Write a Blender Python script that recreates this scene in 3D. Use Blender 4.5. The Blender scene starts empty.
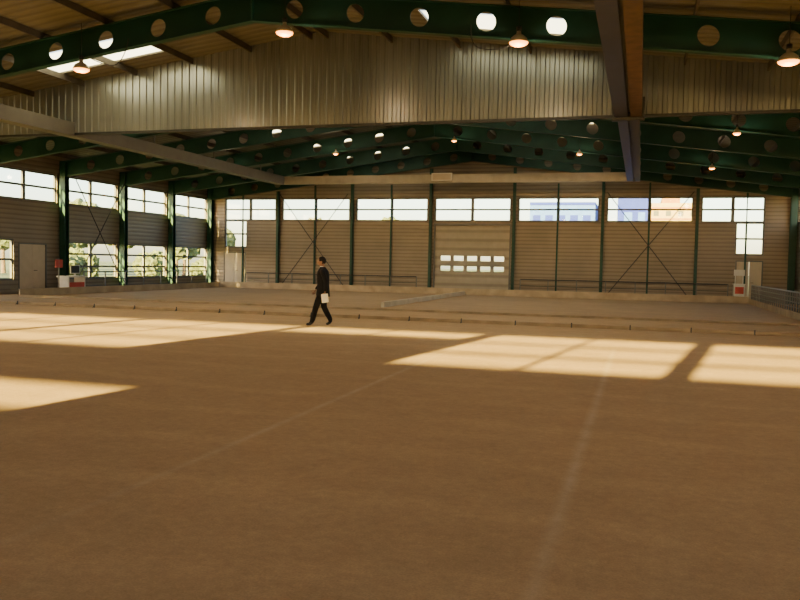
import bpy, bmesh, math, random
from mathutils import Vector, Matrix, Euler
random.seed(7)
scene = bpy.context.scene
COL = scene.collection

# ------------------------------------------------------------------ dims
XL, XR, XM = -25.6, 7.4, -9.1
YB, YF = 44.0, -5.7
RZ, SL = 8.28, 0.128
GZ, GH = 7.71, 0.335          # girder centre height at ridge, half depth
def roofz(x): return RZ - SL*abs(x-XM)
FR = [YB-4.4*k for k in range(12)]      # frame lines
BAY = (XR-XL)/7
COLX = [XL+BAY*i for i in range(8)]

# ------------------------------------------------------------------ materials
def newmat(name):
    m = bpy.data.materials.new(name); m.use_nodes = True
    nt = m.node_tree
    return m, nt, nt.nodes['Principled BSDF']
def mat(name, col, rough=0.6, metal=0.0, var=0.15, nscale=3.0, bump=0.0, wave=None, wavedark=0.35, wavebump=0.5, spec=0.4, stretch=None):
    m, nt, b = newmat(name)
    N, L = nt.nodes, nt.links
    b.inputs['Roughness'].default_value = rough
    b.inputs['Metallic'].default_value = metal
    b.inputs['Specular IOR Level'].default_value = spec
    tc = N.new('ShaderNodeTexCoord')
    nz = N.new('ShaderNodeTexNoise'); nz.inputs['Scale'].default_value = nscale; nz.inputs['Detail'].default_value = 5
    if stretch:
        mp = N.new('ShaderNodeMapping'); mp.inputs['Scale'].default_value = stretch
        L.new(tc.outputs['Object'], mp.inputs['Vector']); L.new(mp.outputs[0], nz.inputs['Vector'])
    else: L.new(tc.outputs['Object'], nz.inputs['Vector'])
    mr = N.new('ShaderNodeMapRange')
    mr.inputs['From Min'].default_value = 0.3; mr.inputs['From Max'].default_value = 0.7
    mr.inputs['To Min'].default_value = 1-var; mr.inputs['To Max'].default_value = 1+var
    L.new(nz.outputs['Fac'], mr.inputs['Value'])
    val = mr.outputs['Result']
    wv = None
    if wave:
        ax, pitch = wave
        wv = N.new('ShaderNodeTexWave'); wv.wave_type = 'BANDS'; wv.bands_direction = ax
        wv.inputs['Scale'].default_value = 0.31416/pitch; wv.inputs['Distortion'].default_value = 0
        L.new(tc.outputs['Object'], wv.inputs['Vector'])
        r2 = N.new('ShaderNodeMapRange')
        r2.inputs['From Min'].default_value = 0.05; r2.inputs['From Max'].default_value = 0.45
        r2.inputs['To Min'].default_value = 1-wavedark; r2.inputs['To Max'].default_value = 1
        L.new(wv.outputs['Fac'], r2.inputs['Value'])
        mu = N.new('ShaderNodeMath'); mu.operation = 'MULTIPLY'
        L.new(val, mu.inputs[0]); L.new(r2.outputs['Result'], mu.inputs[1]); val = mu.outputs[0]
    vm = N.new('ShaderNodeVectorMath'); vm.operation = 'SCALE'
    vm.inputs[0].default_value = col[:3]; L.new(val, vm.inputs['Scale'])
    L.new(vm.outputs[0], b.inputs['Base Color'])
    if bump or wave:
        bp = N.new('ShaderNodeBump'); bp.inputs['Strength'].default_value = bump if bump else wavebump
        bp.inputs['Distance'].default_value = 0.03
        L.new((wv.outputs['Fac'] if wv else nz.outputs['Fac']), bp.inputs['Height'])
        L.new(bp.outputs['Normal'], b.inputs['Normal'])
    return m
def emis(name, col, s):
    m, nt, b = newmat(name)
    b.inputs['Base Color'].default_value = (*col, 1)
    b.inputs['Emission Color'].default_value = (*col, 1); b.inputs['Emission Strength'].default_value = s
    return m
M_green = mat('green_painted_steel', (0.007, 0.048, 0.033), 0.5, 0.1, 0.2, 2)
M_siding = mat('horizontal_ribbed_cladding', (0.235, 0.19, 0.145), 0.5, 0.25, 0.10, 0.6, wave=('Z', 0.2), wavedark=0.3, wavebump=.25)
M_roof = mat('roof_sheet', (0.135, 0.125, 0.105), 0.6, 0.1, 0.12, 0.5, wave=('Y', 0.33), wavedark=0.3)
M_panel = mat('galvanised_corrugated', (0.215, 0.222, 0.205), 0.28, 0.6, 0.42, 0.6, stretch=(.7,.7,.12))
M_grey = mat('grey_beam_paint', (0.12, 0.11, 0.10), 0.5, 0.1, 0.1)
M_pale = mat('pale_beam_paint', (0.34, 0.31, 0.26), 0.5, 0.1, 0.1)
M_blue = mat('blue_grey_paint', (0.018, 0.019, 0.06), 0.4, 0.2, 0.2)
M_rust = mat('brown_primer', (0.068, 0.034, 0.020), 0.6, 0.1, 0.5, 4)
M_dark = mat('dark_steel', (0.03, 0.03, 0.03), 0.5, 0.3, 0.2)
M_purlin = mat('purlin_brown', (0.065, 0.055, 0.045), 0.6, 0.2, 0.2)
M_frame = mat('aluminium_frame', (0.13, 0.13, 0.13), 0.5, 0.4, 0.1)
M_rail = mat('galvanised_rail', (0.17, 0.17, 0.165), 0.45, 0.5, 0.1)
M_cream = mat('cream_door_paint', (0.50, 0.42, 0.32), 0.5, 0, 0.06)
M_sect = mat('sectional_door_grey', (0.33, 0.285, 0.23), 0.5, 0.1, 0.06, wave=('Z', 0.5), wavedark=0.3)
M_board = mat('timber_board', (0.33, 0.23, 0.13), 0.8, 0, 0.25, 2)
M_boardl = mat('pale_timber_board', (0.42, 0.32, 0.21), 0.8, 0, 0.2, 2)
M_white = mat('white_laminate', (0.65, 0.62, 0.58), 0.5, 0, 0.05)
M_red = mat('red_paint', (0.45, 0.05, 0.03), 0.5, 0, 0.1)
M_shade = mat('lamp_aluminium', (0.60, 0.52, 0.42), 0.4, 0.4, 0.1)
M_bulb = emis('lamp_lens_glow', (1.0, 0.32, 0.04), 9.0)
# glass
def glass():
    m = bpy.data.materials.new('window_glass'); m.use_nodes = True; nt = m.node_tree; nt.nodes.clear()
    o = nt.nodes.new('ShaderNodeOutputMaterial'); t = nt.nodes.new('ShaderNodeBsdfTransparent')
    g = nt.nodes.new('ShaderNodeBsdfGlossy'); mx = nt.nodes.new('ShaderNodeMixShader')
    t.inputs[0].default_value = (0.95, 0.96, 0.95, 1); g.inputs['Roughness'].default_value = 0.05
    mx.inputs[0].default_value = 0.05
    nt.links.new(t.outputs[0], mx.inputs[1]); nt.links.new(g.outputs[0], mx.inputs[2]); nt.links.new(mx.outputs[0], o.inputs[0])
    return m
M_glass = glass()
def transl():
    m = bpy.data.materials.new('translucent_rooflight'); m.use_nodes = True; nt = m.node_tree; nt.nodes.clear()
    o = nt.nodes.new('ShaderNodeOutputMaterial'); t = nt.nodes.new('ShaderNodeBsdfTranslucent')
    t.inputs[0].default_value = (0.85, 0.85, 0.80, 1)
    nt.links.new(t.outputs[0], o.inputs[0])
    return m
M_trans = transl()

def floor_mat():
    m, nt, b = newmat('packed_sand'); N, L = nt.nodes, nt.links
    b.inputs['Roughness'].default_value = 0.85; b.inputs['Specular IOR Level'].default_value = 0.06
    tc = N.new('ShaderNodeTexCoord')
    def noise(s, d=6, r=0.6, vec=None):
        n = N.new('ShaderNodeTexNoise'); n.inputs['Scale'].default_value = s; n.inputs['Detail'].default_value = d
        n.inputs['Roughness'].default_value = r
        L.new(vec or tc.outputs['Object'], n.inputs['Vector']); return n
    def rng(o, a, c, lo, hi):
        r = N.new('ShaderNodeMapRange'); r.inputs['From Min'].default_value = a; r.inputs['From Max'].default_value = c
        r.inputs['To Min'].default_value = lo; r.inputs['To Max'].default_value = hi; L.new(o, r.inputs['Value']); return r.outputs[0]
    def mul(a, c, op='MULTIPLY'):
        x = N.new('ShaderNodeMath'); x.operation = op
        for i, v in enumerate((a, c)):
            if isinstance(v, (int, float)): x.inputs[i].default_value = v
            else: L.new(v, x.inputs[i])
        return x.outputs[0]
    n1 = noise(0.5, 5); n2 = noise(3.0, 9, 0.75); n3 = noise(70, 3); n5 = noise(14, 6, .7)
    v = mul(rng(n1.outputs[0], .3, .7, .94, 1.06), rng(n2.outputs[0], .25, .75, .88, 1.12))
    v = mul(v, rng(n5.outputs[0], .25, .75, .87, 1.13)); v = mul(v, rng(n3.outputs[0], .2, .8, .82, 1.18))
    # faint arcing scuffs
    wv = N.new('ShaderNodeTexWave'); wv.wave_type = 'RINGS'; wv.inputs['Scale'].default_value = .22; wv.inputs['Distortion'].default_value = 9
    wv.inputs['Detail'].default_value = 4; wv.inputs['Detail Scale'].default_value = .6
    L.new(tc.outputs['Object'], wv.inputs['Vector'])
    v = mul(v, rng(wv.outputs['Fac'], .82, 1.0, 1.0, 1.06))
    sx = N.new('ShaderNodeSeparateXYZ'); L.new(tc.outputs['Object'], sx.inputs[0])
    brk = rng(n2.outputs[0], .3, .62, 0.25, 1.0)
    lines = None
    for x0, y0, y1, w, st in ((-0.47, 2.5, 17.5, 0.026, .36), (-3.45, 3.5, 15.5, 0.022, .32)):
        d = mul(sx.outputs[0], x0, 'SUBTRACT')
        a = N.new('ShaderNodeMath'); a.operation = 'ABSOLUTE'; L.new(d, a.inputs[0])
        msk = rng(a.outputs[0], w*0.2, w*3.0, 1.0, 0.0)
        msk = mul(mul(msk, brk), rng(sx.outputs[1], y1-3, y1, 1, 0))
        msk = mul(mul(msk, rng(sx.outputs[1], y0, y0+3.5, 0.25, 1)), st)
        lines = msk if lines is None else mul(lines, msk, 'ADD')
    vm = N.new('ShaderNodeVectorMath'); vm.operation = 'SCALE'; vm.inputs[0].default_value = (0.495, 0.328, 0.178)
    L.new(v, vm.inputs['Scale'])
    mx = N.new('ShaderNodeMixRGB'); mx.inputs[2].default_value = (.68,.55,.41,1)
    L.new(lines, mx.inputs[0]); L.new(vm.outputs[0], mx.inputs[1])
    L.new(mx.outputs[0], b.inputs['Base Color'])
    bp = N.new('ShaderNodeBump'); bp.inputs['Strength'].default_value = 0.3; bp.inputs['Distance'].default_value = 0.01
    L.new(mul(n5.outputs[0], mul(n3.outputs[0], 0.4), 'ADD'), bp.inputs['Height']); L.new(bp.outputs[0], b.inputs['Normal'])
    return m
M_sand = floor_mat()

# ------------------------------------------------------------------ mesh helpers
def mkobj(name, verts, faces, mats, fmi=None, smooth=False):
    me = bpy.data.meshes.new(name); me.from_pydata([tuple(v) for v in verts], [], faces)
    for mm in mats: me.materials.append(mm)
    if fmi:
        for p, i in zip(me.polygons, fmi): p.material_index = i
    if smooth:
        for p in me.polygons: p.use_smooth = True
    me.update()
    o = bpy.data.objects.new(name, me); COL.objects.link(o); return o
class MB:
    def __init__(s): s.v = []; s.f = []; s.m = []
    def box8(s, c, mi=0):
        n = len(s.v); s.v += c
        for q in ((0,3,2,1),(4,5,6,7),(0,1,5,4),(1,2,6,5),(2,3,7,6),(3,0,4,7)):
            s.f.append(tuple(n+i for i in q)); s.m.append(mi)
    def box(s, x0,x1,y0,y1,z0,z1, mi=0):
        s.box8([(x0,y0,z0),(x1,y0,z0),(x1,y1,z0),(x0,y1,z0),(x0,y0,z1),(x1,y0,z1),(x1,y1,z1),(x0,y1,z1)], mi)
    def cyl(s, p0, p1, r0, r1=None, n=12, mi=0):
        r1 = r0 if r1 is None else r1
        p0, p1 = Vector(p0), Vector(p1); d = (p1-p0).normalized()
        a = d.orthogonal().normalized(); b = d.cross(a)
        k = len(s.v)
        for p, r in ((p0, r0), (p1, r1)):
            for i in range(n):
                t = 2*math.pi*i/n; s.v.append(tuple(p+a*math.cos(t)*r+b*math.sin(t)*r))
        for i in range(n):
            j = (i+1) % n; s.f.append((k+i, k+j, k+n+j, k+n+i)); s.m.append(mi)
        s.f.append(tuple(k+i for i in reversed(range(n)))); s.m.append(mi)
        s.f.append(tuple(k+n+i for i in range(n))); s.m.append(mi)
    def lathe(s, prof, c=(0,0,0), n=20, mi=0):
        k = len(s.v)
        for r, z in prof:
            for i in range(n):
                t = 2*math.pi*i/n; s.v.append((c[0]+r*math.cos(t), c[1]+r*math.sin(t), c[2]+z))
        for a in range(len(prof)-1):
            for i in range(n):
                j = (i+1) % n; s.f.append((k+a*n+i, k+a*n+j, k+(a+1)*n+j, k+(a+1)*n+i)); s.m.append(mi)
    def obj(s, name, mats, smooth=False): return mkobj(name, s.v, s.f, mats, s.m, smooth)
def tag(o, label, cat, group=None):
    o['label'] = label; o['category'] = cat
    if group: o['group'] = group
def struct(o): o['kind'] = 'structure'
def copyobj(o, loc=None, parent=None):
    c = o.copy(); COL.objects.link(c)
    if loc is not None: c.location = loc
    if parent: c.parent = parent
    return c
def setpar(ch, p): ch.parent = p

def slab(name, us, vs, openings, mapf, mats):
    us = sorted(set(us+[o[0] for o in openings]+[o[1] for o in openings]))
    vs = sorted(set(vs+[o[2] for o in openings]+[o[3] for o in openings]))
    mb = MB()
    for i in range(len(us)-1):
        for j in range(len(vs)-1):
            cu, cv = (us[i]+us[i+1])/2, (vs[j]+vs[j+1])/2
            if any(o[0] < cu < o[1] and o[2] < cv < o[3] for o in openings): continue
            a, b, c, d = us[i], us[i+1], vs[j], vs[j+1]
            mb.box8([mapf(a,c,0),mapf(b,c,0),mapf(b,c,1),mapf(a,c,1),mapf(a,d,0),mapf(b,d,0),mapf(b,d,1),mapf(a,d,1)])
    o = mb.obj(name, mats)
    bm = bmesh.new(); bm.from_mesh(o.data); bmesh.ops.recalc_face_normals(bm, faces=bm.faces); bm.to_mesh(o.data); bm.free()
    struct(o); return o
WN = [0]
def window(mapb, u0, u1, v0, v1, nc, nr, f=0.07, mid=0.09, ck=1.8):
    """mapb(u,v,w): w in metres across wall"""
    WN[0] += 1
    mb = MB()
    def bar(a,b,c,d,w0,w1,mi):
        mb.box8([mapb(a,c,w0),mapb(b,c,w0),mapb(b,c,w1),mapb(a,c,w1),mapb(a,d,w0),mapb(b,d,w0),mapb(b,d,w1),mapb(a,d,w1)], mi)
    bar(u0,u0+f,v0,v1,-.05,.05,0); bar(u1-f,u1,v0,v1,-.05,.05,0)
    bar(u0+f,u1-f,v0,v0+f,-.05,.05,0); bar(u0+f,u1-f,v1-f,v1,-.05,.05,0)
    for i in range(1, nc):
        u = u0+(u1-u0)*i/nc; ww = mid*(ck if nc % 2 == 0 and i == nc//2 else 1); bar(u-ww/2,u+ww/2,v0+f,v1-f,-.045,.045,0)
    for j in range(1, nr):
        v = v0+(v1-v0)*j/nr; bar(u0+f,u1-f,v-mid/2,v+mid/2,-.04,.04,0)
    bar(u0+f,u1-f,v0+f,v1-f,-.004,.004,1)
    o = mb.obj('window_%d' % WN[0], [M_frame, M_glass])
    bm = bmesh.new(); bm.from_mesh(o.data); bmesh.ops.recalc_face_normals(bm, faces=bm.faces); bm.to_mesh(o.data); bm.free()
    struct(o); return o

# ------------------------------------------------------------------ walls
T = 0.2
W0, W1 = 4.05, 5.36
# back wall
mback = lambda u,v,w: (u, YB + w*T, roofz(u)+0.02 if v > 6.9 else v)
bb = lambda u,v,w: (u, YB+T/2+w, v)
op = []; wins = []
for i in range(7):
    a, b = COLX[i]+0.2, COLX[i+1]-0.2
    if i == 0: a = XL+1.1
    if i == 6: b = XR-1.5
    op.append((a,b,W0,W1)); wins.append((a,b,W0,W1,2,2))
op.append((XL+1.1, XL+2.6, 2.4, W0)); wins.append((XL+1.1, XL+2.6, 2.4, W0,1,2))
op.append((XR-2.85, XR-1.5, 2.4, W0)); wins.append((XR-2.85, XR-1.5, 2.4, W0,1,2))
gd = (-11.2, -6.95, 0, 3.8)
dl = (XL+1.05, XL+2.55, 0, 2.12); dr = (XR-2.8, XR-1.5, 0, 2.12)
op += [gd, dl, dr]
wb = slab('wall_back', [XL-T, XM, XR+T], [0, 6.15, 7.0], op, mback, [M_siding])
for w in wins: window(bb, *w)
# front wall (behind the camera): its windows let the low sun in
mfront = lambda u,v,w: (u, YF - T + w*T, roofz(u)+0.02 if v > 6.9 else v)
bf = lambda u,v,w: (u, YF-T/2+w, v)
op = []; wins = []
for i in (0,1,2,4,5,6):
    mg = .09 if i < 3 else .16
    a, b = COLX[i]+mg, COLX[i+1]-mg
    op.append((a,b,W0,5.47)); wins.append((a,b,W0,5.47,2,3,.05,.06,1.6))
a, b = COLX[3]+0.1, COLX[4]-0.16
op.append((a,b,5.08,5.47)); wins.append((a,b,5.08,5.47,2,1,.05,.05))
op.append((-11.2,-8.1,2.8,3.25)); wins.append((-11.2,-8.1,2.8,3.25,1,1,.05))
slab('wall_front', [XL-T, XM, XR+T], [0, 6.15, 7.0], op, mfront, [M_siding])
for w in wins: window(bf, *w)
# side walls
mleft = lambda u,v,w: (XL - T + w*T, u, v)
bl = lambda u,v,w: (XL-T/2+w, u, v)
op = []; wins = []
for k in range(len(FR)-1):
    a, b = FR[k+1]+0.22, FR[k]-0.22
    op.append((a,b,W0,W1)); wins.append((a,b,W0,W1,2,2))
    if k == 3:
        op.append((26.62,27.95,0.6,2.35)); wins.append((26.62,27.95,0.6,2.35,1,2))
        op.append((28.2,29.9,0,2.2))
    elif k < 7:
        op.append((a,b,0.6,2.35)); wins.append((a,b,0.6,2.35,2,3))
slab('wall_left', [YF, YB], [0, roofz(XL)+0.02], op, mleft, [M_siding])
for w in wins: window(bl, *w)
mright = lambda u,v,w: (XR + w*T, u, v)
br = lambda u,v,w: (XR+T/2+w, u, v)
op = []; wins = []
for k in range(len(FR)-1):
    a, b = FR[k+1]+0.22, FR[k]-0.22
    op.append((a,b,W0,W1)); wins.append((a,b,W0,W1,2,2))
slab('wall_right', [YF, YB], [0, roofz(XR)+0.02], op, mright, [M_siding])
for w in wins: window(br, *w)
# ceiling with rooflights
op = [(-17.4,-13.4,19.0,20.75),(-5.4,-1.4,19.0,20.5)]
for k in range(5):
    yc = FR[k+1]+2.2
    op.append((-6.6,-2.0,yc-0.42,yc+0.42))
    op.append((-16.4,-12.0,yc-0.36,yc+0.36))
mc = lambda u,v,w: (u, v, roofz(u)+0.1*(1-w))
slab('ceiling', [XL-0.6, XM, XR+0.6], [YF-0.3, YB+0.3], op, mc, [M_roof])
for (a,b,c,d) in op:
    WN[0] += 1
    mb = MB()
    mb.box8([(a,c,roofz(a)+.04),(b,c,roofz(b)+.04),(b,d,roofz(b)+.04),(a,d,roofz(a)+.04),(a,c,roofz(a)+.05),(b,c,roofz(b)+.05),(b,d,roofz(b)+.05),(a,d,roofz(a)+.05)])
    # single sheet so the daylight diffuses once
    mb.f = mb.f[1:2]; mb.m = mb.m[1:2]
    o = mb.obj('window_%d' % WN[0], [M_trans]); struct(o)
# floor
f = mkobj('floor', [(XL-T,YF-T,0),(XR+T,YF-T,0),(XR+T,YB+T,0),(XL-T,YB+T,0)], [(0,1,2,3)], [M_sand]); struct(f)
M_grass = mat('dry_grass_ground', (0.13, 0.15, 0.06), 0.9, 0, 0.3, 0.4)
g = mkobj('ground', [(-200,-120,-.06),(200,-120,-.06),(200,260,-.06),(-200,260,-.06)], [(0,1,2,3)], [M_grass]); struct(g)

# doors
def handle(parent, x, y, z):
    mb = MB(); mb.cyl((x,y,z),(x,y-.06,z),.012,n=8); mb.cyl((x,y-.06,z),(x+.12,y-.06,z),.012,n=8)
    h = mb.obj('handle', [M_dark]); setpar(h, parent)
DN = [0]
def door_back(a, b, h):
    DN[0] += 1; mb = MB()
    mb.box(a,a+.06,YB-.02,YB+.12,0,h); mb.box(b-.06,b,YB-.02,YB+.12,0,h); mb.box(a+.06,b-.06,YB-.02,YB+.12,h-.06,h)
    m = (a+b)/2
    mb.box(a+.06,m-.01,YB+.02,YB+.07,.01,h-.06,1); mb.box(m+.01,b-.06,YB+.02,YB+.07,.01,h-.06,1)
    mb.box(a+.2,m-.15,YB+.005,YB+.02,.9,1.8,1)
    o = mb.obj('door_%d' % DN[0], [M_frame, M_cream]); struct(o); handle(o, m+.1, YB+.02, 1.0)
door_back(dl[0], dl[1], 2.12); door_back(dr[0], dr[1], 2.12)
DN[0] += 1
mb = MB(); a,b,h = 28.2,29.9,2.2
mb.box(XL-.12,XL+.02,a,a+.06,0,h); mb.box(XL-.12,XL+.02,b-.06,b,0,h); mb.box(XL-.12,XL+.02,a+.06,b-.06,h-.06,h)
mb.box(XL-.07,XL-.02,a+.06,(a+b)/2-.01,.01,h-.06,1); mb.box(XL-.07,XL-.02,(a+b)/2+.01,b-.06,.01,h-.06,1)
o = mb.obj('door_%d' % DN[0], [M_frame, M_cream]); struct(o)
mb = MB(); mb.cyl((XL-.02,29.15,1.0),(XL+.04,29.15,1.0),.012,n=8); mb.cyl((XL+.04,29.15,1.0),(XL+.04,29.28,1.0),.012,n=8)
h_ = mb.obj('handle', [M_dark]); setpar(h_, o)
# sectional door
DN[0] += 1
pan = []
for k in range(5):
    u = gd[0]+.30+k*.76
    for v0,v1 in ((1.26,1.54),(1.84,2.11)): pan.append((u+.04,u+.60,v0,v1))
sd = slab('door_%d' % DN[0], [gd[0],gd[1]], [0,3.8], pan, lambda u,v,w:(u,YB+.04+w*.06,v), [M_sect])
mb = MB()
for (a,b,c,d) in pan: mb.box(a,b,YB+.06,YB+.065,c,d)
o = mb.obj('door_pane', [M_glass]); setpar(o, sd)
mb = MB()
for x in (gd[0]-.06, gd[1]-.02): mb.box(x,x+.08,YB-.06,YB-.005,0,3.9)
mb.box(gd[0]-.06,gd[1]+.06,YB-.1,YB-.005,3.82,3.93)
o = mb.obj('trim_1', [M_frame]); struct(o)

# ------------------------------------------------------------------ steel frames
def girder_mesh():
    mb = MB(); hw, hh, r, t = 0.765, GH, 0.215, 0.012
    zc = GZ
    def P(side,u,v,y): return (XM+side*u, y, zc-SL*u+v)
    cor = math.atan2(hh,hw)
    angs = sorted([2*math.pi*i/28 for i in range(28)]+[cor, math.pi-cor, math.pi+cor, 2*math.pi-cor])
    for side in (-1,1):
        us = [1.08+1.53*k for k in range(10)]
        us = [u for u in us if u+hw < 16.45]
        for c in us:
            ring = {}
            for y in (-t,t):
                base = len(mb.v)
                for a in angs:
                    ca, sa = math.cos(a), math.sin(a)
                    s = min(hw/abs(ca) if abs(ca)>1e-6 else 1e9, hh/abs(sa) if abs(sa)>1e-6 else 1e9)
                    mb.v.append(P(side,c+r*ca,r*sa,y)); mb.v.append(P(side,c+s*ca,s*sa,y))
                ring[y] = base
                n = len(angs)
                for i in range(n):
                    j = (i+1)%n
                    mb.f.append((base+2*i,base+2*i+1,base+2*j+1,base+2*j)); mb.m.append(0)
            for i in range(n):
                j=(i+1)%n
                mb.f.append((ring[-t]+2*i,ring[-t]+2*j,ring[t]+2*j,ring[t]+2*i)); mb.m.append(0)
        segs = [(0,us[0]-hw),(us[-1]+hw,16.35)]
        for a,b in segs:
            mb.box8([P(side,a,-hh,-t),P(side,b,-hh,-t),P(side,b,-hh,t),P(side,a,-hh,t),P(side,a,hh,-t),P(side,b,hh,-t),P(side,b,hh,t),P(side,a,hh,t)])
        for v0,v1 in ((-hh-.02,-hh),(hh,hh+.02)):
            mb.box8([P(side,0,v0,-.10),P(side,16.35,v0,-.10),P(side,16.35,v0,.10),P(side,0,v0,.10),P(side,0,v1,-.10),P(side,16.35,v1,-.10),P(side,16.35,v1,.10),P(side,0,v1,.10)])
    mb.box(XM-.02,XM+.02,-.10,.10,zc-hh,zc+hh)
    return mb
gm = girder_mesh()
g0 = gm.obj('roof_girder', [M_green])
bm = bmesh.new(); bm.from_mesh(g0.data); bmesh.ops.recalc_face_normals(bm, faces=bm.faces); bm.to_mesh(g0.data); bm.free()
for k, y in enumerate(FR):
    if k == 0: g0.location = (0, y-.2, 0); o = g0
    else: o = copyobj(g0, (0, y, 0))
    tag(o, 'dark green pitched steel girder with a row of round web holes', 'roof beam', 'cellular roof girders')
# side columns
def col_mb(h, w=.26, d=.3):
    mb = MB(); mb.box(-w/2,w/2,-d/2,-d/2+.025,0,h); mb.box(-w/2,w/2,d/2-.025,d/2,0,h); mb.box(-.012,.012,-d/2+.025,d/2-.025,0,h)
    mb.box(-w/2-.06,w/2+.06,-d/2-.06,d/2+.06,0,.03); return mb
c0 = None
for x in (XL+.22, XR-.22):
    for k, y in enumerate(FR):
        h = roofz(x)-0.22
        yy = y-.2 if k == 0 else y
        if c0 is None:
            c0 = col_mb(h, .3, .3).obj('steel_column', [M_green]); c0.location = (x,yy,0); o = c0
        else: o = copyobj(c0, (x,yy,0))
        tag(o, 'dark green steel column against the side wall carrying a roof girder', 'column', 'side wall steel columns')
c1 = None
for i in range(1,7):
    x = COLX[i]
    if c1 is None:
        c1 = col_mb(6.9, .15, .2).obj('steel_column', [M_green]); c1.location = (x,YB-.12,0); o = c1
    else: o = copyobj(c1, (x,YB-.12,0))
    o.scale.z = (roofz(x)-1.0)/6.9
    tag(o, 'slim green steel column standing on the end wall', 'column', 'end wall steel columns')
p1 = None
for i in range(7):
    if i == 3: continue
    x = (COLX[i]+COLX[i+1])/2
    if p1 is None:
        mb = MB(); mb.box(-.045,.045,-.04,.04,0,W0-.05); mb.box(-.045,.045,-.04,.04,W1,6.1)
        mb.box(-.025,.025,-.03,.03,W0-.05,W1)
        p1 = mb.obj('wall_post', [M_green]); p1.location = (x,YB-.06,0); o = p1
    else: o = copyobj(p1, (x,YB-.06,0))
    tag(o, 'thin green steel post fixed to the ribbed end wall', 'post', 'end wall posts')
# braces
def brace(p0, p1):
    mb = MB(); c = Vector(p0)
    mb.cyl((0,0,0), Vector(p1)-c, .022, n=8)
    o = mb.obj('cross_brace', [M_dark]); o.location = c
    tag(o, 'thin dark diagonal steel bracing rod across a wall bay', 'brace', 'diagonal bracing rods')
for i in (1,5):
    a,b = COLX[i]+.2, COLX[i+1]-.2
    brace((a,YB-.30,.02),(b,YB-.30,5.6)); brace((b,YB-.36,.02),(a,YB-.36,5.6))
xb = XL+.45
brace((xb,31.0,.02),(xb,35.0,5.5)); brace((xb+.06,35.0,.02),(xb+.06,31.0,5.5))
# purlins
p0 = None
for s in (-1,1):
    for k in range(9):
        x = XM+s*(0.25+1.95*k)
        if p0 is None:
            mb = MB(); mb.box(-.025,.025,YF+.02,YB-.02,-.19,-.02)
            p0 = mb.obj('roof_purlin', [M_purlin]); p0.location = (x,0,roofz(x)); o = p0
        else: o = copyobj(p0, (x,0,roofz(x)))
        tag(o, 'brown steel purlin running under the corrugated roof sheets', 'roof beam', 'roof purlins')
# hanging gable cladding
mb = MB(); pitch = .25; x = XL; yb = 21.75
prof = [(0,0),(.10,0),(.125,-.032),(.225,-.032)]
pts = []
while x < XR-.02:
    for dx,dy in prof:
        if x+dx < XR: pts.append((x+dx,dy))
    x += pitch
pts.append((XR,0))
for (px,dy) in pts:
    zt = roofz(px)+.01
    mb.v += [(px,yb+dy,5.6),(px,yb+dy,zt)]
for i in range(len(pts)-1):
    mb.f.append((2*i,2*i+2,2*i+3,2*i+1)); mb.m.append(0)
gp = mb.obj('gable_cladding', [M_panel])
sm = gp.modifiers.new('thick','SOLIDIFY'); sm.thickness = .01; sm.offset = 1
tag(gp, 'grey corrugated metal cladding hanging below the roof across the hall', 'cladding')
mb = MB(); mb.box(XL,XR,yb-.07,yb+.06,5.53,5.6); o = mb.obj('cladding_rail', [M_dark]); setpar(o, gp)
# longitudinal beams
mb = MB(); mb.box(-17.92,-17.48,4.6,37.4,5.5,5.60); mb.box(-17.92,-17.86,4.6,37.4,5.60,5.92); mb.box(-17.54,-17.48,4.6,37.4,5.60,5.92)
for y in FR:
    if 4 < y < 37: mb.box(-17.72,-17.68,y-.02,y+.02,5.58,GZ-GH-SL*8.62-.02)
o = mb.obj('service_beam', [M_grey]); tag(o, 'grey boxed service beam running the length of the hall', 'beam')
mb = MB()
mb.box(-.78,-.45,4.6,21.6,5.5,5.98,0); mb.box(-.45,-.38,4.6,21.6,5.62,5.9,2); mb.box(-.38,-.10,4.6,21.6,5.5,5.98,1)
mb.box(-.84,-.04,21.45,21.65,5.42,6.0,2)
mb.box(-.72,-.46,21.65,37.4,5.52,5.90,0); mb.box(-.46,-.38,21.65,37.4,5.62,5.85,2); mb.box(-.38,-.16,21.65,37.4,5.52,5.90,2)
for y in FR:
    if 4 < y < 37: mb.box(-.43,-.39,y-.02,y+.02,5.85,GZ-GH-SL*8.7-.02,2)
o = mb.obj('service_beam', [M_blue, M_rust, M_dark]); tag(o, 'twin service beam, one half dark blue and the other rusty brown', 'beam')
mb = MB(); mb.box(-17.92,-.16,37.42,37.65,5.52,5.92)
o = mb.obj('service_beam', [M_pale]); tag(o, 'pale grey cross beam joining the two long service beams', 'beam')
mb = MB(); mb.box(-9.75,-8.75,37.34,37.41,5.62,5.98); mb.box(-9.70,-8.80,37.33,37.34,5.66,5.94,1)
o = mb.obj('wall_box', [M_white, M_cream]); tag(o, 'small white rectangular unit fixed on the cross beam', 'sign box')

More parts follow.
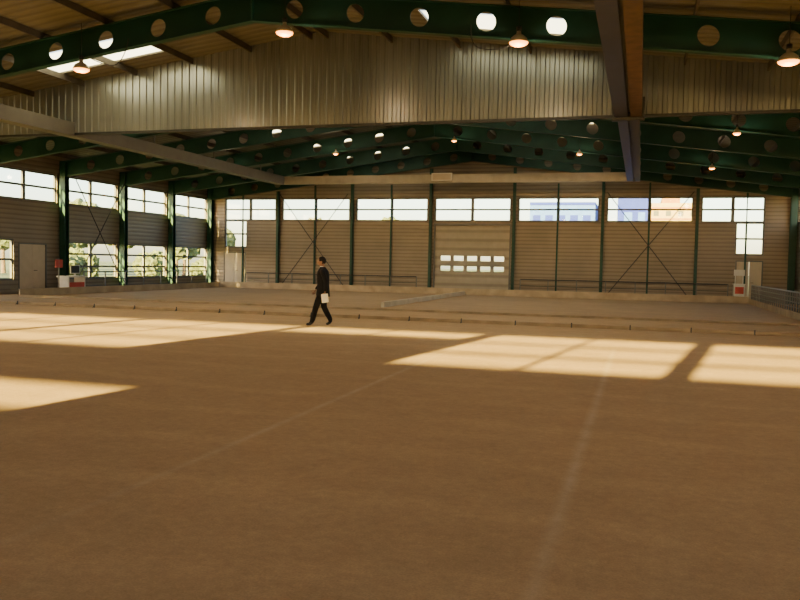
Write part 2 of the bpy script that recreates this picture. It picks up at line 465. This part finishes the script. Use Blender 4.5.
# ------------------------------------------------------------------ lamps
def make_lamp(loc, first=None, power=43):
    if first is None:
        mb = MB(); mb.lathe([(.05,.20),(.07,.10),(.13,.07),(.20,.01),(.245,-.07),(.26,-.12),(.25,-.12),(.235,-.07),(.18,.0),(.09,.05),(.0,.06)], n=28)
        root = mb.obj('pendant_lamp', [M_shade], True)
        mb = MB(); mb.lathe([(.245,-.115),(.235,-.15),(.17,-.19),(.08,-.21),(.0,-.215)], n=24); bu = mb.obj('lamp_lens', [M_bulb], True)
        mb = MB(); mb.lathe([(.0,.30),(.07,.30),(.075,.21),(.05,.18),(.0,.18)], n=16); ho = mb.obj('lamp_housing', [M_dark], True)
        mb = MB(); mb.cyl((0,0,0),(0,0,1.05),.010,n=6); co = mb.obj('cord', [M_dark]); co.location = (0,0,.29)
        ld = bpy.data.lights.new('bulb_light','POINT'); ld.energy = power; ld.color = (1.0,.74,.46); ld.shadow_soft_size = .1
        li = bpy.data.objects.new('bulb_light', ld); COL.objects.link(li); li.location = (0,0,-.40)
        kids = [bu,ho,co,li]
        for k in kids: setpar(k, root)
        first = (root,kids)
        root.location = loc; root.scale = (.62,.62,.62)
        return first, root
    r = copyobj(first[0], loc)
    for k in first[1]:
        copyobj(k, None, r)
    return first, r
ldw = None
first = None
for y in (17.6, 26.4, 35.2, 8.8, 0.0):  # last two rows hang out of view, added to light the foreground sand
    for x in (-13.7, -8.1, -2.65, 2.62, -19.2):
        zb = GZ-GH-SL*abs(x-XM)-.02
        zo = .05
        if y == 17.6 and x == -13.7: zo = .30
        if y == 17.6 and x == -8.1: zo = .2
        first, r = make_lamp((x, y-.36, zb-zo), first)
        if x == -13.7 and zo > .2: r.scale = (.8,.8,.8)
        if y > 20:
            r.scale = (.45,.45,.62)
            li = [c for c in bpy.data.objects if c.parent == r and c.type == 'LIGHT'][0]
            if ldw is None: ldw = li.data.copy(); ldw.energy = 38
            li.data = ldw
        tag(r, 'round aluminium high-bay lamp glowing warm beside a green girder', 'lamp', 'high-bay pendant lamps')
# looping supply cables beside the near lamps
def cable(pts):
    cu = bpy.data.curves.new('cable','CURVE'); cu.dimensions = '3D'; cu.bevel_depth = .012
    sp = cu.splines.new('NURBS'); sp.points.add(len(pts)-1)
    for p, q in zip(sp.points, pts): p.co = (*q,1)
    sp.use_endpoint_u = True; sp.order_u = 3
    t = bpy.data.objects.new('tmp', cu); COL.objects.link(t)
    me = bpy.data.meshes.new_from_object(t.evaluated_get(bpy.context.evaluated_depsgraph_get()))
    bpy.data.objects.remove(t); me.materials.append(M_dark)
    o = bpy.data.objects.new('cable', me); COL.objects.link(o)
    tag(o, 'thin dark supply cable looping from a green girder', 'cable', 'lamp supply cables')
for x, d in ((-13.7, 1.2), (-2.65, -1.1)):
    z0 = GZ-GH-SL*abs(x-XM)
    cable([(x,17.49,z0-.04),(x+d*.3,17.49,z0-.22),(x+d*.75,17.49,z0-.34 if d>0 else z0-.2),(x+d,17.49,z0+.02+SL*d*(1 if d>0 else .5)),(x+d,17.49,z0+.35)])

# ------------------------------------------------------------------ court boards, railings
def board(x0,x1,y0,y1,h,label,nst=0,axis='X',m=None):
    mb = MB(); mb.box(x0,x1,y0,y1,0,h)
    o = mb.obj('court_board', [m or M_board]); tag(o, label, 'court board', 'low timber court boards')
    bv = o.modifiers.new('b','BEVEL'); bv.width = .012; bv.segments = 2
    s0 = None
    for k in range(nst):
        t = (k+.5)/nst
        if s0 is None:
            mb = MB(); mb.box(-.016,.016,-.02,.0,0,h+.03); mb.box8([(-.012,-.10,0),(.012,-.10,0),(.012,-.08,0),(-.012,-.08,0),(-.012,-.02,h*.8),(.012,-.02,h*.8),(.012,-.0,h*.8),(-.012,-.0,h*.8)])
            s0 = mb.obj('bracket', [M_purlin]); s = s0
        else: s = copyobj(s0)
        s.parent = o
        if axis == 'X': s.location = (x0+(x1-x0)*t, y0, 0)
        else: s.location = (x1, y0+(y1-y0)*t, 0); s.rotation_euler.z = math.pi/2
    return o
board(-23.8, 5.1, 22.0, 22.04, .10, 'long low timber board across the sand with dark brackets', 19)
board(-23.8, 5.1, 26.2, 26.24, .08, 'long low timber board laid across the sand')
board(-23.95, -23.88, 26.4, 42.3, .3, 'low timber board edging the court beside the windows', m=M_boardl)
board(-24.0, 5.1, 42.4, 42.48, .34, 'low timber board edging the court before the end wall', m=M_boardl)
M_div = mat('light_pine_board', (0.62, 0.50, 0.34), 0.8, 0, 0.12, 2)
board(-9.14, -9.0, 28.0, 42.2, .2, 'low pale timber board dividing two sand courts', 0, 'Y', M_div)
board(5.08, 5.14, 22.2, 42.2, .25, 'low timber board edging the court beside the railing')
def railing(p0, p1, h, label, step=1.5, m=None, bars=(1,.62,.3)):
    p0, p1 = Vector(p0), Vector(p1); d = p1-p0; n = max(1,round(d.length/step))
    mb = MB()
    for z in bars: mb.cyl((0,0,z*h), d+Vector((0,0,z*h)), .028 if z==1 else .016, n=8)
    o = mb.obj('railing', [m or M_dark]); o.location = p0
    s0 = None
    for k in range(n+1):
        if s0 is None:
            mb = MB(); mb.box(-.025,.025,-.025,.025,0,h+.02); mb.box(-.06,.06,-.06,.06,0,.015); s0 = mb.obj('post', [m or M_frame]); s = s0
        else: s = copyobj(s0)
        s.parent = o; s.location = d*(k/n)
    tag(o, label, 'railing'); return o
railing((5.25,24,0),(5.25,42.6,0),.9,'grey galvanised railing with close posts beside the court', .5, M_rail, (1,.8,.6,.4,.2))
railing((-24.95,31.6,0),(-24.95,42.6,0),.95,'dark metal railing along the window wall')
railing((-6.2,43.1,0),(4.2,43.1,0),.9,'dark metal railing before the end wall')
railing((-22.6,43.1,0),(-12.0,43.1,0),.9,'dark metal railing before the end wall, by the door')

# score table
mb = MB()
mb.box(-.32,.32,-.6,.6,.72,.78,0); mb.box(-.28,.28,-.56,-.50,0,.72,0); mb.box(-.28,.28,.50,.56,0,.72,0); mb.box(.24,.28,-.50,.50,.18,.5,1)
st = mb.obj('score_table', [M_white, M_red]); st.location = (-24.4,30.1,0)
tag(st, 'white table with a red front panel beside the window wall', 'table')
mb = MB(); mb.box(-.04,.04,-.02,.02,0,.1,0); mb.box(-.12,.12,-.12,.12,0,.02,0); mb.box(-.03,.02,-.3,.3,.1,.48,0); mb.box(.02,.03,-.27,.27,.13,.45,1)
o = mb.obj('scoreboard', [M_white, M_dark]); o.location = (-24.4,30.3,.78); tag(o, 'small white scoreboard screen standing on the table', 'scoreboard')
mb = MB(); mb.cyl((0,0,0),(0,0,.03),.16,n=16); mb.cyl((0,0,.03),(0,0,1.55),.025,n=10); mb.box(-.02,.02,-.22,.22,1.15,1.5,1)
o = mb.obj('marker_post', [M_rail, M_red]); o.location = (-24.35,29.2,0); tag(o, 'thin upright metal post with a small red plate near the table', 'post')
mb = MB(); mb.box(-.25,.25,-.25,.25,0,.9,0); mb.box(-.27,.27,-.27,.27,.9,.94,0); mb.box(-.2,.2,-.26,-.25,.45,.8,1)
mb.box(-.2,-.16,-.02,.02,.94,1.5,0); mb.box(.16,.2,-.02,.02,.94,1.5,0); mb.box(-.25,.25,-.04,.04,1.35,1.65,0)
o = mb.obj('score_stand', [M_white, M_red]); o.location = (4.72,43.2,0); tag(o, 'white cabinet stand with red panel and small sign', 'stand')

# ------------------------------------------------------------------ outside
M_leaf = mat('foliage', (0.11, 0.13, 0.05), 0.9, 0, 0.45, 1.5)
M_bark = mat('bark', (0.12, 0.08, 0.05), 0.9, 0, 0.3, 4)
def blob_tree(loc, s, seed, lab):
    rnd = random.Random(seed); bm = bmesh.new()
    for k in range(14):
        a = rnd.random()*6.28; rr = rnd.random()*1.7; c = Vector((rr*math.cos(a), rr*math.sin(a), 3.2+rnd.random()*3.0))
        r = bmesh.ops.create_icosphere(bm, subdivisions=3, radius=rnd.uniform(.8,1.35), matrix=Matrix.Translation(c))
        for v in r['verts']:
            d = (v.co-c); v.co = c + d*(1+rnd.uniform(-.22,.25))
    me = bpy.data.meshes.new('foliage'); bm.to_mesh(me); bm.free(); me.materials.append(M_leaf)
    fo = bpy.data.objects.new('foliage', me); COL.objects.link(fo)
    mb = MB(); mb.cyl((0,0,0),(.1,0,3.4),.22,.13,10); mb.cyl((.1,0,2.4),(.9,.3,4.2),.1,.05,8); mb.cyl((.08,0,2.2),(-.8,-.3,4.0),.1,.05,8)
    tr = mb.obj('tree', [M_bark]); fo.parent = tr; tr.location = loc; tr.scale = (s,s,s); tr.rotation_euler.z = rnd.random()*6
    tag(tr, lab, 'tree', 'trees outside the hall')
for i,(x,y,s) in enumerate([(-46,38,.85),(-52,50,.9),(-44,52,.7),(-58,62,1.0),(-50,68,.9),(-62,78,1.1),(-42,74,.8),(-34,80,.85),(-66,56,1.0),(-26,84,.9),(-57,43,.8),(-72,70,1.1),(-38,60,.75),(-41,66,.8)]):
    blob_tree((x,y,-.06), s, i+3, 'leafy green tree standing on grass outside the windows')
def bush(loc, s, seed):
    rnd = random.Random(seed); bm = bmesh.new()
    for k in range(11):
        c = Vector((rnd.uniform(-.8,.8), rnd.uniform(-1.3,1.3), rnd.uniform(.45,1.5)))
        r = bmesh.ops.create_icosphere(bm, subdivisions=3, radius=rnd.uniform(.45,.75), matrix=Matrix.Translation(c))
        for v in r['verts']:
            d = (v.co-c); v.co = c + d*(1+rnd.uniform(-.3,.3)); v.co.z = max(0, v.co.z)
    me = bpy.data.meshes.new('bush'); bm.to_mesh(me); bm.free(); me.materials.append(M_leaf)
    o = bpy.data.objects.new('bush', me); COL.objects.link(o); o.location = loc; o.scale = (s,s,s)
    tag(o, 'dense green bush growing outside the lower windows', 'bush', 'bushes outside the window wall')
for i in range(8):
    bush((-34.5 - (3.2 if i % 2 else 0), 33+i*4.6, -.06), (.95, 1.05)[i % 2], 50+i)
M_bblue = mat('blue_render', (0.012, 0.03, 0.28), 0.8, 0, 0.1)
M_byel = mat('yellow_render', (0.34, 0.25, 0.10), 0.8, 0, 0.1)
M_borg = mat('orange_render', (0.26, 0.12, 0.04), 0.8, 0, 0.1)
M_bwht = mat('pale_blue_render', (0.06, 0.14, 0.48), 0.8, 0, 0.1)
mb = MB()
mb.box(-10.2,-4.2,76,86,-.06,7.6,2); mb.box(-2.2,.6,75,86,-.06,8.3,0); mb.box(.6,4.9,76,86,-.06,7.5,1)
mb.box(.6,4.9,75.9,76,6.95,7.15,4); mb.box(1.6,3.2,77,84,7.5,8.0,4); mb.box(.6,4.9,75.88,76,6.0,6.15,4)
mb.box(-10.2,-4.2,75.9,76,7.35,7.6,0)
for k in range(5): mb.box(-9.9+1.15*k,-9.2+1.15*k,75.94,76,5.6,6.4,0)
mb.box(-1.6,-.9,74.94,75,5.6,6.6,2); mb.box(-.4,.2,74.94,75,5.6,6.6,2)
for k in range(4):
    c = 1.15+1.05*k
    mb.box(c-.34,c+.34,75.92,76,4.2,5.5,3)
    n=len(mb.v); mb.v += [(c+.34*math.cos(t),75.92,5.5+.34*math.sin(t)) for t in [math.pi*i/12 for i in range(13)]]
    mb.f.append(tuple(range(n,n+13))); mb.m.append(3)
    mb.box(c-.22,c+.22,75.92,76,6.35,6.8,3)
o = mb.obj('building', [M_bblue, M_byel, M_bwht, M_dark, M_borg]); tag(o, 'blue and yellow building with arched openings outside', 'building')

# ------------------------------------------------------------------ person
M_suit = mat('dark_suit', (0.008,0.008,0.011), .9, 0, .2, 8, spec=.2)
M_skin = mat('skin', (0.26,0.135,0.085), .6, 0, .06, 8, spec=.2)
M_hair = mat('dark_hair', (0.010,0.008,0.008), .7, 0, .3, 30, spec=.2)
M_shoe = mat('black_leather', (0.012,0.011,0.01), .35, 0, .1)
M_shirt = mat('white_shirt', (0.5,0.5,0.52), .7, 0, .03)
M_eye = mat('eye_white', (0.6,0.6,0.6), .3, 0, .0)
M_paper = mat('white_paper', (0.85,0.84,0.8), .8, 0, .03)
def skinmesh(verts, edges, radii, root, sub=2):
    me = bpy.data.meshes.new('sk'); me.from_pydata(verts, edges, [])
    ob = bpy.data.objects.new('sk', me); COL.objects.link(ob)
    ob.modifiers.new('Skin','SKIN')
    sv = me.skin_vertices[0].data
    for i,r in enumerate(radii):
        sv[i].radius = r if isinstance(r, tuple) else (r,r); sv[i].use_root = (i == root)
    m = ob.modifiers.new('s','SUBSURF'); m.levels = sub; m.render_levels = sub
    dg = bpy.context.evaluated_depsgraph_get(); dg.update()
    ev = ob.evaluated_get(dg); res = bpy.data.meshes.new_from_object(ev)
    bpy.data.objects.remove(ob); return res
V=[];E=[];R=[]
def chain(start, pts):
    prev = start
    for p,r in pts:
        V.append(p); R.append(r); i=len(V)-1
        if prev is not None: E.append((prev,i))
        prev = i
    return prev
pel = chain(None, [((0,0,.95),(.155,.125))])
chest = chain(pel, [((.005,0,1.10),(.15,.12)),((.01,0,1.27),(.17,.125)),((.015,0,1.40),(.155,.115))])
neck = chain(chest, [((.02,0,1.50),.065),((.035,0,1.57),.055),((.045,0,1.62),.06)])
chain(pel, [((.03,.09,.86),.108),((.10,.095,.70),.100),((.17,.095,.50),.082),((.215,.095,.33),.078),((.26,.095,.13),.070),((.31,.10,.05),.045),((.42,.11,.035),.034)])
chain(pel, [((.0,-.09,.86),.108),((.0,-.095,.70),.100),((-.01,-.095,.49),.082),((-.09,-.095,.33),.078),((-.19,-.095,.15),.068),((-.17,-.10,.07),.045),((-.07,-.11,.03),.034)])
lw = chain(chest, [((.015,.10,1.44),.088),((.01,.19,1.425),.075),((-.04,.23,1.29),.066),((-.08,.25,1.17),.060),((-.085,.257,1.05),.054),((-.075,.26,.94),.044),((-.068,.26,.885),.030)])
rw = chain(chest, [((.015,-.10,1.44),.088),((.02,-.19,1.425),.075),((.04,-.23,1.29),.066),((.07,-.25,1.17),.060),((.13,-.252,1.05),.054),((.195,-.247,.97),.044),((.225,-.245,.925),.030)])
body = skinmesh(V,E,R,pel)
bmz = bmesh.new(); bmz.from_mesh(body)
for f_ in bmz.faces:
    c = f_.calc_center_median(); f_.smooth = True
    mi = 1
    if c.z > 1.515: mi = 0
    elif c.z < .085: mi = 2
    elif (c.y > .2 and c.z < .905) or (c.y < -.2 and c.z < .94): mi = 0
    f_.material_index = mi
def add_ell(bm, c, r, mi, sub=3, fn=None):
    res = bmesh.ops.create_icosphere(bm, subdivisions=sub, radius=1)
    for v in res['verts']:
        p = v.co.copy()
        if fn: p = fn(p)
        v.co = Vector((c[0]+p.x*r[0], c[1]+p.y*r[1], c[2]+p.z*r[2]))
    fs = set(f for v in res['verts'] for f in v.link_faces)
    for f in fs: f.material_index = mi; f.smooth = True
def headfn(p):
    q = p.copy()
    if q.z < 0: q.y *= 1-.28*(-q.z); q.x = q.x*(1-.12*(-q.z))+.12*(-q.z)
    if q.x > .75 and abs(q.y) < .22 and -.35 < q.z < .1: q.x += .18*(1-abs(q.y)/.22)
    if q.x > .6 and abs(abs(q.y)-.35) < .15 and 0 < q.z < .22: q.x -= .06
    return q
HC = (.055,0,1.675)
add_ell(bmz, HC, (.10,.077,.118), 0, 4, headfn)
for s in (-1,1):
    add_ell(bmz, (HC[0]-.005, s*.077, HC[2]-.01), (.02,.012,.032), 0, 2)
    add_ell(bmz, (HC[0]+.086, s*.030, HC[2]+.008), (.010,.013,.009), 3, 2)
    add_ell(bmz, (HC[0]+.094, s*.030, HC[2]+.008), (.004,.006,.006), 4, 2)
add_ell(bmz, (HC[0]+.097,0,HC[2]-.052), (.009,.024,.007), 5, 2)
def hand(wr, dirv, side, fwd, curl):
    wr = Vector(wr); d = Vector(dirv).normalized(); f = Vector(fwd); f = (f-d*f.dot(d)).normalized(); n = d.cross(f)*side
    vs=[];es=[];rs=[]
    def add(p,r,pr=None):
        vs.append(tuple(p)); rs.append(r)
        if pr is not None: es.append((pr,len(vs)-1))
        return len(vs)-1
    a = add(wr,(.026,.018)); b = add(wr+d*.05,(.036,.016),a); c = add(wr+d*.085,(.036,.014),b)
    meshes=[skinmesh(vs,es,rs,0)]
    for k,(off,ln) in enumerate(((.030,.070),(.010,.078),(-.010,.072),(-.029,.056))):
        p = wr+d*.075+f*off; vv=[tuple(p)]; rr=[.0095]; dd = d.copy(); q = p
        for j,fr in enumerate((.42,.33,.25)):
            dd = (Matrix.Rotation(curl*(j+.6)*.5, 3, f) @ d).normalized()
            if dd.dot(n) < 0: dd = (Matrix.Rotation(-curl*(j+.6)*.5, 3, f) @ d).normalized()
            q = q+dd*(ln*fr+ (.012 if j==0 else 0)); vv.append(tuple(q)); rr.append(.009-.001*j)
        meshes.append(skinmesh(vv,[(0,1),(1,2),(2,3)],rr,0))
    p = wr+d*.025+f*.02; t1 = p+f*.03+d*.025+n*.008; t2 = t1+f*.012+d*.03+n*.008; t3 = t2+d*.022+n*.004
    meshes.append(skinmesh([tuple(p),tuple(t1),tuple(t2),tuple(t3)],[(0,1),(1,2),(2,3)],[.012,.011,.010,.008],0))
    for m_ in meshes:
        k = len(bmz.faces); bmz.from_mesh(m_); bmz.faces.ensure_lookup_table()
        for i in range(k, len(bmz.faces)): bmz.faces[i].material_index = 0; bmz.faces[i].smooth = True
hand((-.068,.26,.885),(.08,.0,-1),1,(1,0,0),1.0)
hand((.225,-.245,.925),(.5,0,-.8),-1,(.8,0,.5),.7)
me = bpy.data.meshes.new('person'); bmz.to_mesh(me); bmz.free()
for mm in (M_skin, M_suit, M_shoe, M_eye, M_hair, mat('lips',(0.22,0.08,0.065),.5,0,.05)): me.materials.append(mm)
man = bpy.data.objects.new('person', me); COL.objects.link(man)
tag(man, 'person in a dark suit walking across the sand, holding white papers', 'person')
bmh = bmesh.new(); add_ell(bmh, (HC[0]-.012,0,HC[2]+.022), (.106,.087,.112), 0, 4)
dele = [v for v in bmh.verts if (v.co.x > HC[0]+.062 and v.co.z < HC[2]+.075) or v.co.z < HC[2]-.065 or (v.co.x > HC[0]+.0 and v.co.z < HC[2]-.0)]
bmesh.ops.delete(bmh, geom=dele, context='VERTS')
me = bpy.data.meshes.new('hair'); bmh.to_mesh(me); bmh.free(); me.materials.append(M_hair)
hair = bpy.data.objects.new('hair', me); COL.objects.link(hair); hair.parent = man
mb = MB(); n = 28
rings = [(.78,.01,.178,.212),(.86,.008,.170,.206),(.95,.005,.160,.196),(1.08,.005,.150,.187),(1.2,.01,.155,.195),(1.32,.012,.157,.205),(1.42,.015,.14,.20),(1.47,.018,.11,.15),(1.51,.022,.08,.09),(1.535,.024,.068,.072)]
for z,cx,rx,ry in rings:
    for i in range(n):
        t = 2*math.pi*i/n; e = .8
        c_, s_ = math.cos(t), math.sin(t)
        mb.v.append((cx+rx*math.copysign(abs(c_)**e,c_), ry*math.copysign(abs(s_)**e,s_), z+(.015*c_ if z<.85 else 0)))
for a in range(len(rings)-1):
    for i in range(n):
        j=(i+1)%n; mb.f.append((a*n+i,a*n+j,(a+1)*n+j,(a+1)*n+i)); mb.m.append(0)
jk = mb.obj('jacket', [M_suit], True); jk.parent = man
s_ = jk.modifiers.new('t','SOLIDIFY'); s_.thickness = .008
mb = MB(); mb.lathe([(.066,1.515),(.064,1.548),(.058,1.552)], c=(.03,0,0), n=20)
o = mb.obj('shirt_collar', [M_shirt], True); o.parent = man
mx, my = -7.75, 19.0
man.location = (mx,my,0.006); man.rotation_euler.z = math.radians(196.7); man.scale = (1,1,.98)
mb = MB()
for k in range(3):
    a = .02*k
    mb.box(-.08+a*.3,.08+a*.3,-.002+.004*k,.0+.004*k,-.11-a*.3,.10-a*.3)
o = mb.obj('papers', [M_paper]); o.matrix_world = Matrix.Translation((mx,my,.006)) @ Matrix.Rotation(math.radians(196.7),4,'Z') @ Matrix.Translation((-.075,.294,.73)) @ Matrix.Rotation(.12,4,'Y')
tag(o, 'sheaf of white papers held low in the hand', 'papers')

# ------------------------------------------------------------------ light
w = bpy.data.worlds.new('World'); scene.world = w; w.use_nodes = True
nt = w.node_tree; bg = nt.nodes['Background']
sky = nt.nodes.new('ShaderNodeTexSky'); sky.sky_type = 'NISHITA'; sky.sun_disc = False
sd_ = Vector((.14,1,-.222)); sky.sun_elevation = math.radians(14); sky.sun_rotation = math.atan2(-sd_.x,-sd_.y)
sky.dust_density = 1.6; sky.air_density = 1.0
tint = nt.nodes.new('ShaderNodeMixRGB'); tint.blend_type = 'MULTIPLY'; tint.inputs[0].default_value = 1; tint.inputs[2].default_value = (1,.97,.90,1)
nt.links.new(sky.outputs[0], tint.inputs[1]); nt.links.new(tint.outputs[0], bg.inputs[0]); bg.inputs[1].default_value = 1.4
sl = bpy.data.lights.new('sun','SUN'); sl.energy = 82; sl.color = (1.0,.78,.22); sl.angle = math.radians(.6)
so = bpy.data.objects.new('sun', sl); COL.objects.link(so); so.rotation_euler = sd_.to_track_quat('-Z','Y').to_euler(); so.location = (-20,-60,30)

# ------------------------------------------------------------------ camera
cd = bpy.data.cameras.new('camera'); cd.lens = 36; cd.sensor_width = 36; cd.clip_end = 600
cam = bpy.data.objects.new('camera', cd); COL.objects.link(cam)
yaw, pit, roll = math.radians(16.7), math.radians(2.65), math.radians(1.15)
Rm = Matrix.Rotation(yaw,4,'Z') @ Matrix.Rotation(math.pi/2-pit,4,'X') @ Matrix.Rotation(roll,4,'Z')
cam.matrix_world = Matrix.Translation((0,0,1.65)) @ Rm
scene.camera = cam
